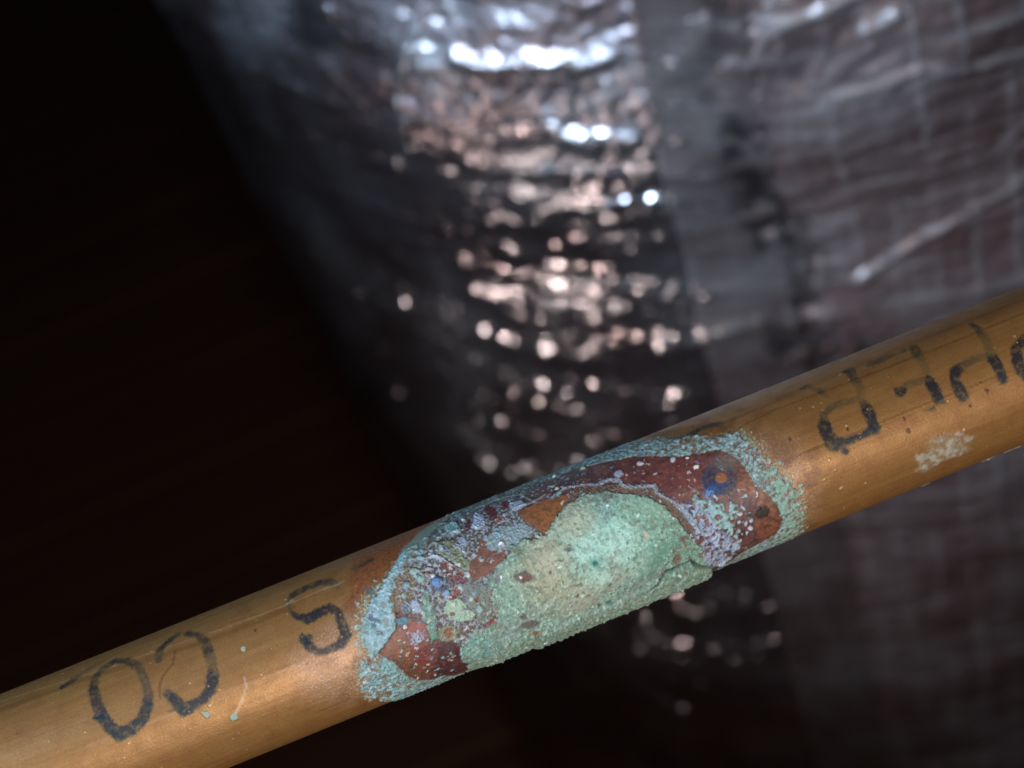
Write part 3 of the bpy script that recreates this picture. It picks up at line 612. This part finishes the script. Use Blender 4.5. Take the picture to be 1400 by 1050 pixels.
m_min = pigment_material("mineral_scale", grain=5200, grain_amt=.15, bump=.6, bump_scale=3600, spec=.3)
pipe = empty("copper_pipe", Vector(PIPE_MID))
tag(pipe, "tarnished brown copper pipe with a green corrosion patch and blue-black printed letters", "pipe")
def flipq(P): return P
for k, (nm, mt_, lb) in enumerate((("pipe_wall", m_cop, None), ("verdigris_fringe", m_ver, "thin turquoise verdigris spread around the corroded patch"),
                                   ("oxide_patch", m_red, "dark red oxide with orange bare spots and pale crystal beads"),
                                   ("verdigris_crust", m_ver, "thick pale green flaking crust with a small teal pit"),
                                   ("mineral_deposit", m_min, "chalky grey deposit patch below the printed letters"))):
    o = grid_mesh(nm, Ploc, keep=(fq == k), wrap=True, attrs=attrs, normals=Nn, mat=mt_, parent=pipe)
    if lb: o['label'] = lb

# ================================================================== THE FOIL-WRAPPED DUCT BEHIND
RD = .28
axd = np.array((0., 0., -1.))
nL = nrm(np.cross(ray(215, 0), ray(700, 1000))); nL = nL - nL.dot(axd) * axd; nL = nrm(nL)
if nL.dot(ray(1200, 500)) < 0: nL = -nL
fwd = nrm(np.cross(nL, axd)); fwd = fwd if fwd.dot(ray(700, 500)) > 0 else -fwd
GAP = .40; DD = RD + GAP
DC = CAM + RD * nL + math.sqrt(DD * DD - RD * RD) * fwd; DC[2] = 0
tocam = nrm(np.array((CAM[0] - DC[0], CAM[1] - DC[1], 0))); side = np.array((-tocam[1], tocam[0], 0))
if side.dot(W @ (1, 0, 0)) < 0: side = -side
def duct_hit(px, py):
    d = ray(px, py); o = CAM - DC; A = d[0] ** 2 + d[1] ** 2; B = 2 * (d[0] * o[0] + d[1] * o[1]); Cc = o[0] ** 2 + o[1] ** 2 - RD * RD
    D = max(B * B - 4 * A * Cc, 0); t = (-B - math.sqrt(D)) / (2 * A); p = CAM + t * d
    q = p - DC; return math.atan2(q.dot(side), q.dot(tocam)), p[2], t
for q in ((700, 0), (700, 500), (700, 1000), (1300, 100), (1300, 900), (1000, 400), (400, 200), (740, 300)): print("duct", q, duct_hit(*q))
print("pipe axis", AX, "mid", PIPE_MID, "dist", np.linalg.norm(PIPE_MID - CAM))
NP, NZ = 760, 640
ztop = 1.30; zlo = .28
phi = np.concatenate([np.linspace(-math.radians(92), math.radians(70), NP), np.linspace(math.radians(70), math.radians(268), 60)[1:-1]])
zz = np.concatenate([np.linspace(0.004, zlo, 20)[:-1], np.linspace(zlo, 1.06, NZ), np.linspace(1.06, ztop, 20)[1:]])
PH, ZZ = np.meshgrid(phi, zz, indexing='ij')
X = PH * RD * 1e3; Z = ZZ * 1e3                     # mm on the sheet
wx = X + 6 * fbm(X * .012, Z * .02, 3, 5); wz = Z + 5 * fbm(X * .015, Z * .015, 3, 8)
hd = 5.0 * fbm(X * .006, Z * .010, 3, 12)                                        # soft billows
hd += 1.5 * ridge(wx * .010, wz * .040, 3, 17) + .9 * ridge(wx * .028, wz * .085, 3, 23)   # hoopwise folds
hd += .62 * ridge(wx * .075, wz * .20, 3, 29)                                     # fine crinkle
hd += .17 * fbm(X * .42, Z * .5, 2, 33)
def gridline(c, pitch, w): t = (c / pitch) - np.round(c / pitch); return np.exp(-(t * pitch / w) ** 2)
sx = X + 2.2 * fbm(X * .02, Z * .02, 2, 41); sz = Z + 2.2 * fbm(X * .02, Z * .02, 2, 47) + .05 * X
gz = gridline(sz, 13., .9) * np.clip(.6 + 1.1 * perlin(X * .03, Z * .05, 3), 0, 1); gx = gridline(sx, 13., .9) * np.clip(.5 + 1.1 * perlin(X * .05, Z * .03, 5), 0, 1)
thread_glint = np.maximum(gz, gx * .8); hd += (.55 * gz + .45 * gx) * .75
def duct_stroke(pts, w, soft):
    best = np.zeros(X.shape); q = [(duct_hit(x, y)[0] * RD * 1e3, duct_hit(x, y)[1] * 1e3) for x, y in pts]
    for (ax, ay), (bx, by) in zip(q[:-1], q[1:]):
        ex, ey = bx - ax, by - ay; t = np.clip(((wx - ax) * ex + (wz - ay) * ey) / (ex * ex + ey * ey), 0, 1)
        best = np.maximum(best, sstep(w + soft, w - soft, np.hypot(wx - ax - t * ex, wz - ay - t * ey)))
    return best
gap_shade = np.zeros(X.shape)
for pts, w, k in (([(1170, 385), (1230, 352), (1300, 318), (1360, 288), (1420, 250)], 1.2, .85), ([(1050, 42), (1120, 22), (1200, 4)], 2.0, .8), ([(1190, 52), (1240, 30)], 1.8, .9),
                  ([(1060, 150), (1130, 138), (1190, 122), (1270, 105), (1390, 92)], 1.6, .45), ([(1360, 215), (1400, 180)], 1.5, .6), ([(1160, 240), (1330, 222)], 1.6, .25), ([(900, 455), (1000, 440), (1040, 436)], 2.0, .7),
                  ([(1030, 0), (1036, 50), (1022, 92)], 1.8, .5), ([(1045, 110), (1058, 180), (1062, 240), (1090, 250)], 1.6, .4), ([(1060, 260), (1066, 330), (1080, 390), (1095, 440)], 1.8, .5),
                  ([(760, 172), (820, 180), (880, 176)], 1.6, .8), ([(770, 268), (860, 262), (945, 262)], 1.6, .7), ([(740, 410), (800, 418), (870, 420)], 1.6, .7), ([(830, 285), (930, 280)], 1.4, .5), ([(620, 88), (700, 98), (830, 96)], 2, .9),
                  ([(545, 0), (560, 90), (575, 180), (590, 250)], 2.2, .8), ([(1190, 640), (1290, 620), (1400, 600)], 2, .35), ([(760, 905), (880, 935), (960, 960)], 1.8, .5), ([(1000, 880), (1150, 860), (1330, 800)], 1.8, .3),
                  ([(1110, 720), (1130, 850), (1150, 1000)], 2, .3), ([(500, 400), (520, 480), (560, 560)], 1.8, .5), ([(350, 90), (380, 160), (400, 240)], 2, .4)):
    m = duct_stroke(pts, w, 1.3); hd += m * 1.7 * k; thread_glint = np.maximum(thread_glint, m * k)  # raised creases; their bright glints are also painted into the colour
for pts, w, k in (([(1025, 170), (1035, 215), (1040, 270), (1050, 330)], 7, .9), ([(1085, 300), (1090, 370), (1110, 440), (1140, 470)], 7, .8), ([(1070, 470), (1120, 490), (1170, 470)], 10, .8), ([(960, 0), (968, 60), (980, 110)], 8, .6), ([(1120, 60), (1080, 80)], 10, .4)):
    m = duct_stroke(pts, w, 6) * sstep(-.45, .25, perlin(X * .09, Z * .11, 71) + .4 * perlin(X * .25, Z * .25, 73)); gap_shade = np.maximum(gap_shade, m * k); hd -= m * 1.6 * k  # puckered gaps in the foil: their dark shade is painted into the colour
# shoulder sloped inward to catch the cool light near the top of the picture
zs = duct_hit(700, 210)[1]
hd -= 22 * sstep(zs, zs + .13, ZZ) * (1 + .25 * fbm(X * .02, Z * .0, 2, 3))
RR = RD + hd * 1e-3
Pd = RR[..., None] * (np.cos(PH)[..., None] * tocam + np.sin(PH)[..., None] * side); Pd[..., 2] = ZZ
def foil(name, base, rgh, metallic, scale=220., bumpd=.0006, bstr=.6, thread_glint_col=(.5, .49, .5), thread_glint_amt=.35, wear=1.):
    N = NT(name); tc = N.n('ShaderNodeTexCoord')
    nz = N.n('ShaderNodeTexNoise'); nz.inputs['Scale'].default_value = 26; nz.inputs['Detail'].default_value = 5; N.l(tc.outputs['Object'], nz.inputs['Vector'])
    cr_ = N.n('ShaderNodeValToRGB'); e = cr_.color_ramp.elements
    e[0].position = .34; e[0].color = (*[c * k_ for c, k_ in zip(base, (.62, .44, .42))], 1); e[1].position = .66; e[1].color = (*base, 1)
    N.l(nz.outputs['Fac'], cr_.inputs[0])
    th = N.n('ShaderNodeAttribute', attribute_name='thread_glint'); di = N.n('ShaderNodeAttribute', attribute_name='gap_shade')
    sc = N.n('ShaderNodeMath', operation='MULTIPLY'); sc.inputs[1].default_value = thread_glint_amt; N.l(th.outputs['Fac'], sc.inputs[0])
    mx = N.n('ShaderNodeMix', data_type='RGBA'); N.l(sc.outputs[0], mx.inputs['Factor']); N.l(cr_.outputs[0], mx.inputs['A']); mx.inputs['B'].default_value = (*thread_glint_col, 1)
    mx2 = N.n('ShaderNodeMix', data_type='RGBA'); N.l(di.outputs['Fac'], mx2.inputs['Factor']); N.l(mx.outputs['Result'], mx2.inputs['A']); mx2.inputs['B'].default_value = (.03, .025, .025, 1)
    N.l(mx2.outputs['Result'], N.b.inputs['Base Color'])
    mr = N.n('ShaderNodeMapRange'); mr.inputs[1].default_value = .3; mr.inputs[2].default_value = .7; mr.inputs[3].default_value = rgh - .05; mr.inputs[4].default_value = rgh + .08
    N.l(nz.outputs['Fac'], mr.inputs[0]); wr = N.n('ShaderNodeAttribute', attribute_name='wear'); wm = N.n('ShaderNodeMath', operation='MULTIPLY_ADD'); wm.inputs[1].default_value = .26 * wear
    N.l(wr.outputs['Fac'], wm.inputs[0]); N.l(mr.outputs[0], wm.inputs[2]); N.l(wm.outputs[0], N.b.inputs['Roughness'])
    N.b.inputs['Metallic'].default_value = metallic
    vo = N.n('ShaderNodeTexVoronoi'); vo.inputs['Scale'].default_value = scale; N.l(tc.outputs['Object'], vo.inputs['Vector'])
    bp = N.n('ShaderNodeBump'); bp.inputs['Strength'].default_value = bstr; bp.inputs['Distance'].default_value = bumpd
    N.l(vo.outputs['Distance'], bp.inputs['Height']); N.l(bp.outputs[0], N.b.inputs['Normal'])
    return N.m
duct = empty("insulated_duct", Vector(DC)); tag(duct, "large round duct wrapped in crinkled silver foil insulation behind the pipe", "duct")
pa = [duct_hit(905, 0), duct_hit(960, 250), duct_hit(1000, 480), duct_hit(1040, 760), duct_hit(1060, 1040)]
ph_seam = -.135; pc_ = (np.concatenate([phi[1:], phi[:1] + 2 * np.pi]) + phi) / 2
wearm = sstep(zs - .03, zs + .06, ZZ) * sstep(-.5, .1, perlin(X * .02, Z * .05, 81) + .3)
left_ = np.repeat(((pc_ < ph_seam) | (pc_ > math.radians(160)))[:, None], len(zz) - 1, 1)
Pr = np.swapaxes(Pd, 0, 1)
jacket = grid_mesh("foil_jacket", Pr, keep=left_.T, wrap=True, attrs={"thread_glint": thread_glint.T.copy(), "gap_shade": gap_shade.T.copy(), "wear": wearm.T.copy()}, mat=foil("aluminium_foil", (.42, .41, .44), .17, .96, 230., .0008, .9), parent=duct)
jacket['label'] = "shiny crinkled silver foil half with bright glints"
dull = grid_mesh("dull_facing", Pr, keep=~left_.T, wrap=True, attrs={"thread_glint": thread_glint.T.copy(), "gap_shade": gap_shade.T.copy()}, mat=foil("dull_foil_facing", (.14, .108, .106), .34, .45, 220, .0006, .6, (.34, .31, .31), .45, wear=.0), parent=duct)
dull['label'] = "duller grey-brown foil facing with faint reinforcing lines"
# foil tape down the seam
print("seam", [round(p[0], 3) for p in pa])
wt = .036 / RD
jj = (phi > ph_seam - wt / 2) & (phi < ph_seam + wt / 2)
Pt = Pd[jj].copy(); rr_ = RR[jj]; sm = rr_.copy()
for _ in range(14): sm = (np.roll(sm, 1, 1) + np.roll(sm, -1, 1) + sm + np.concatenate([sm[:1], sm[:-1]]) + np.concatenate([sm[1:], sm[-1:]])) / 5
Zt = ZZ[jj] * 1e3; Xt = X[jj]
sm = np.maximum(sm, rr_ - .0004) + .0004 + .00035 * fbm(Xt * .08, Zt * .25, 3, 61)
edge_ = np.minimum(np.arange(jj.sum()), jj.sum() - 1 - np.arange(jj.sum()))[:, None]
sm = np.where(edge_ < 1, sm - .0014, sm)
Pt = sm[..., None] * (np.cos(PH[jj])[..., None] * tocam + np.sin(PH[jj])[..., None] * side); Pt[..., 2] = ZZ[jj]
grid_mesh("foil_tape", Pt, attrs={"thread_glint": thread_glint[jj] * .4, "gap_shade": gap_shade[jj]}, mat=foil("dull_tape", (.23, .20, .20), .28, .76, 300, .0003, .3), parent=duct)
cap = bpy.data.meshes.new("top_cap"); nn = 96; ringr = RR[::max(1, len(phi) // nn), -1]; pr = phi[::max(1, len(phi) // nn)]
cv = [tuple(r * (math.cos(p) * tocam + math.sin(p) * side) + np.array((0, 0, ztop))) for r, p in zip(ringr, pr)] + [(0, 0, ztop + .01)]
cap.from_pydata(cv, [], [(i, (i + 1) % len(ringr), len(ringr)) for i in range(len(ringr))])
cap.materials.append(bpy.data.materials["aluminium_foil"]); co = bpy.data.objects.new("top_cap", cap); C.objects.link(co); co.parent = duct

# ================================================================== THE WOODEN FLOOR FAR BELOW
def wood(name):
    N = NT(name); tc = N.n('ShaderNodeTexCoord'); mp_ = N.n('ShaderNodeMapping'); mp_.inputs['Scale'].default_value = (1.2, 22, 22)
    nz = N.n('ShaderNodeTexNoise'); nz.inputs['Scale'].default_value = 3; nz.inputs['Detail'].default_value = 6
    N.l(tc.outputs['Object'], mp_.inputs[0]); N.l(mp_.outputs[0], nz.inputs['Vector'])
    cr_ = N.n('ShaderNodeValToRGB'); e = cr_.color_ramp.elements; e[0].position = .3; e[0].color = (.11, .042, .022, 1); e[1].position = .7; e[1].color = (.19, .075, .04, 1)
    N.l(nz.outputs['Fac'], cr_.inputs[0]); N.l(cr_.outputs[0], N.b.inputs['Base Color']); N.b.inputs['Roughness'].default_value = .75
    return N.m
mw = wood("old_timber")
def slab(name, sx_, sy_, sz_, mat):
    import bmesh
    bm = bmesh.new(); bmesh.ops.create_cube(bm, size=1)
    for v in bm.verts: v.co = Vector((v.co.x * sx_, v.co.y * sy_, v.co.z * sz_))
    bmesh.ops.bevel(bm, geom=bm.edges[:], offset=.004, segments=1, affect='EDGES')
    me = bpy.data.meshes.new(name); bm.to_mesh(me); bm.free(); me.materials.append(mat); return me
ground = bpy.data.objects.new("floor", slab("floor", 5.0, 5.0, .05, mw)); C.objects.link(ground); ground.location = (0, 1.2, -.075); tag(ground, kind="structure")
bme = slab("floorboard", 4.2, .138, .03, mw); yaw = math.atan2(AX[1], AX[0])
for k in range(17):
    b = bpy.data.objects.new("floorboard", bme); C.objects.link(b); b.parent = ground
    off = -.35 + k * .145
    b.location = (-math.sin(yaw) * off, math.cos(yaw) * off - .0, .075 - .0325 + .01 + random.uniform(0, .005))
    b.rotation_euler = (random.uniform(-.004, .004), 0, yaw)
